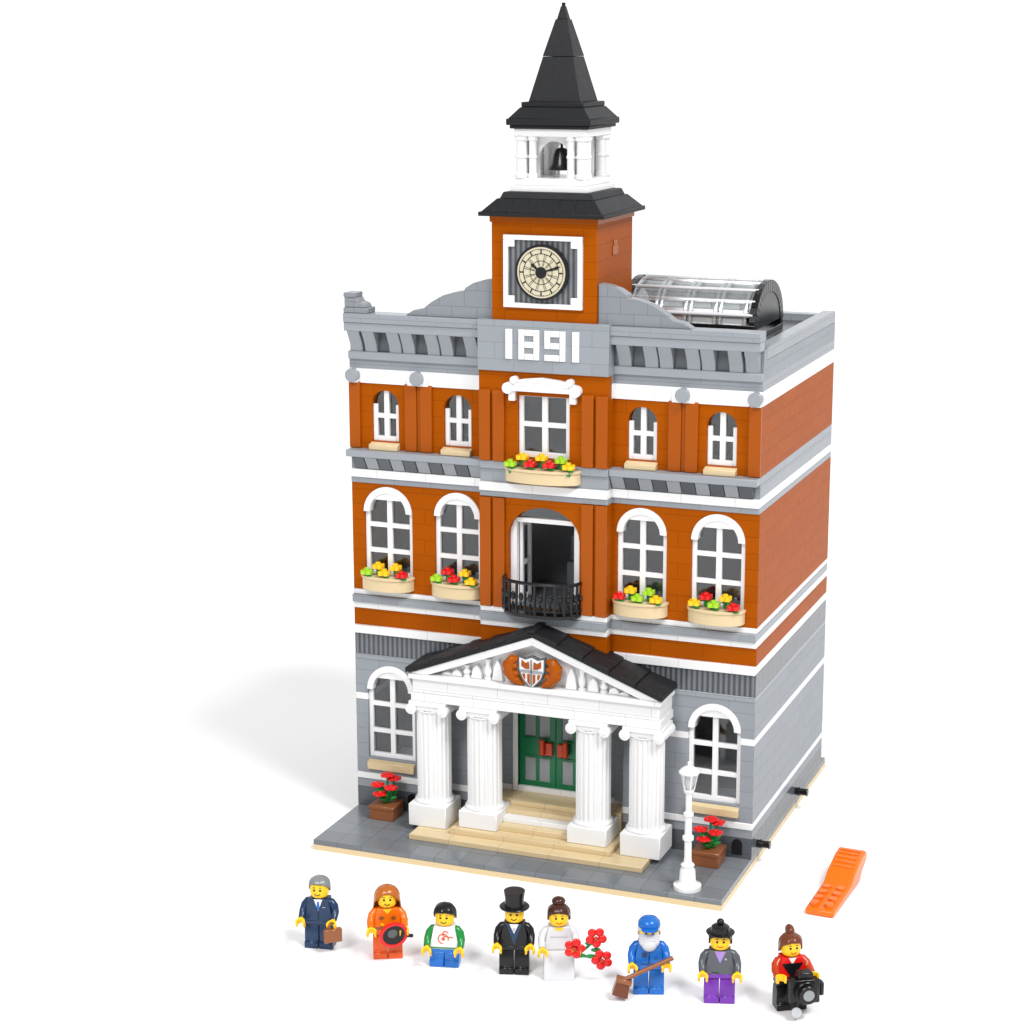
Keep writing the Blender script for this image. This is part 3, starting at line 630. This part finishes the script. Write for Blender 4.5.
def held(fg,name,label,cat,loc,rz=0,rx=0,ry=0):
    a=fg.rotation_euler.z; x=loc[0]*math.cos(a)-loc[1]*math.sin(a); y=loc[0]*math.sin(a)+loc[1]*math.cos(a)
    t=thing(name,label,cat,(0,0,0)); t.location=(fg.location.x+x*S,fg.location.y+y*S,loc[2]*S); t.rotation_euler=(rx,ry,a+rz); return t
t=held(F1,'briefcase','small brown case in the hand of the grey haired figure','case',(1.15,-1.15,0.85),rz=.5)
B(-.62,.62,-.2,.2,0,.95).build('case_body','tbrown',t,.06)
MB().tube([(-.22,0,.93),(-.22,0,1.2),(-.12,0,1.3),(.12,0,1.3),(.22,0,1.2),(.22,0,.93)],.07,8).build('handle','tbrown',t)
t=held(F2,'round_disc','round black disc with red rim held by the orange haired figure','disc',(.35,-1.35,1.3),rz=.2,rx=.2)
MB().tube([(.85*math.cos(2*PI*i/28),0,.85+.85*math.sin(2*PI*i/28)) for i in range(29)],.13,8,False).build('rim','red',t)
MB().cyl((0,-.06,.85),(0,.1,.85),.8,28).build('plate','black',t)
MB().ell((-.1,-.08,1.0),(.34,.05,.34),12,6).build('centre','dgrey_f',t)
MB().cyl((.8,0,.7),(1.3,0,.6),.12,8).build('handle','black',t)
t=held(F5,'bouquet','bunch of three red flowers held by the figure in white','bouquet',(1.15,-1.15,1.9))
for k,(dx_,dz_) in enumerate(((-.2,.6),(1.2,1.35),(1.6,-.2))):
    m=MB(); m.m(1).tube([(0,0,0),(dx_*.6,-.1,dz_*.5),(dx_,-.25,dz_)],.09,6).m(0)
    for q in range(5):
        a=2*PI*q/5+k; m.ell((dx_+.42*math.cos(a),-.3,dz_+.42*math.sin(a)),(.3,.15,.3),10,6)
    m.m(2).ell((dx_,-.45,dz_),(.15,.1,.15),8,5); m.build('flower',['red','leaf','dred'],t)
m=MB()
for a in (0,1.2,2.6,4.0,5.2): m.ell((.6+.6*math.cos(a),-.1,.4+.5*math.sin(a)),(.34,.06,.16),8,5)
m.build('leaves','leaf',t)
t=held(F6,'broom','brown broom held slantwise by the white bearded figure','broom',(-1.6,-1.35,.35))
MB().tube([(0.0,0,1.05),(1.6,.1,1.8),(3.1,.15,2.5)],.15,10).build('handle','tbrown',t)
m=MB(); m.add([(-.8,-.4,.15),(.2,-.4,-.15),(.2,.4,-.15),(-.8,.4,.15),(-.5,-.3,1.0),(.35,-.3,.7),(.35,.3,.7),(-.5,.3,1.0)],[(0,3,2,1),(4,5,6,7),(0,1,5,4),(1,2,6,5),(2,3,7,6),(3,0,4,7)])
m.build('bristles','brown',t,.05)
m=MB(); m.add([(-.55,-.35,1.0),(.42,-.35,.68),(.42,.35,.68),(-.55,.35,1.0),(-.45,-.3,1.3),(.5,-.3,1.0),(.5,.3,1.0),(-.45,.3,1.3)],[(0,3,2,1),(4,5,6,7),(0,1,5,4),(1,2,6,5),(2,3,7,6),(3,0,4,7)]); m.build('broom_head','tbrown',t,.05)
t=held(F8,'camera','black camera with round lens and flash held by the figure in red','camera',(.45,-1.45,1.0))
B(-1.0,.95,-.4,.4,0,1.6).box(-.5,.5,-.35,.35,1.6,2.05).box(.95,1.25,-.3,.3,.4,1.3).build('camera_body','black',t,.1,2)
m=MB(); m.cyl((0,-.4,.85),(0,-.75,.85),.75,24); m.cyl((0,-.75,.85),(0,-1.05,.85),.6,24); m.build('lens','black',t,.03)
m=MB(); m.cyl((0,-1.05,.85),(0,-1.07,.85),.36,20); m.build('lens_glass','frost',t)
MB().tube([(-.6,-.2,.1),(-.7,-.4,-.45)],.24,8).build('grip','black',t)
MB().cyl((-.66,-.62,-.4),(-.66,-.75,-.38),.33,18).build('flash_bulb','metal',t)
# ------------------------------------------------------------ camera, light
C=(52.195,-132.3063,60.0111); yaw,pit,rol=.3725,.2243,-.0023
fv=Vector((-math.sin(yaw)*math.cos(pit),math.cos(yaw)*math.cos(pit),-math.sin(pit))); r0=Vector((math.cos(yaw),math.sin(yaw),0)); u0=r0.cross(fv)
r1=r0*math.cos(rol)+u0*math.sin(rol); u1=-r0*math.sin(rol)+u0*math.cos(rol)
cam=bpy.data.cameras.new('camera'); co=bpy.data.objects.new('camera',cam); COL.objects.link(co); scn.camera=co
mt=Matrix((( r1.x,u1.x,-fv.x,C[0]*S),(r1.y,u1.y,-fv.y,C[1]*S),(r1.z,u1.z,-fv.z,C[2]*S),(0,0,0,1))); co.matrix_world=mt
cam.sensor_width=36; cam.lens=36*2081.9/1024; cam.shift_x=-.0030; cam.shift_y=-.0007; cam.clip_start=.05; cam.clip_end=200
# studio surroundings: bright white backdrop side, dimmer room behind the camera
w=bpy.data.worlds.new('World'); scn.world=w; w.use_nodes=True; nt=w.node_tree; bg=nt.nodes['Background']
tc=nt.nodes.new('ShaderNodeTexCoord'); sp=nt.nodes.new('ShaderNodeSeparateXYZ'); nt.links.new(tc.outputs['Generated'],sp.inputs[0])
mr=nt.nodes.new('ShaderNodeMapRange'); mr.interpolation_type='SMOOTHSTEP'; nt.links.new(sp.outputs[1],mr.inputs[0]); mr.inputs[1].default_value=.0; mr.inputs[2].default_value=.75; mr.inputs[3].default_value=.44; mr.inputs[4].default_value=1.12
nt.links.new(mr.outputs[0],bg.inputs[1]); bg.inputs[0].default_value=(.985,.992,1,1)
def area(name,pos,tgt,size,power):
    l=bpy.data.lights.new(name,'AREA'); l.size=size*S; l.energy=power; l.shape='DISK'; o=bpy.data.objects.new(name,l); COL.objects.link(o)
    p=Vector(pos)*S; o.location=p; o.rotation_euler=(Vector(tgt)*S-p).to_track_quat('-Z','Y').to_euler()
area('key_light',(330,-155,480),(0,30,18),190,165)
area('front_light',(-40,-410,400),(-60,80,0),180,108)
scn.view_settings.view_transform='Standard'; scn.view_settings.look='None'; scn.view_settings.exposure=0
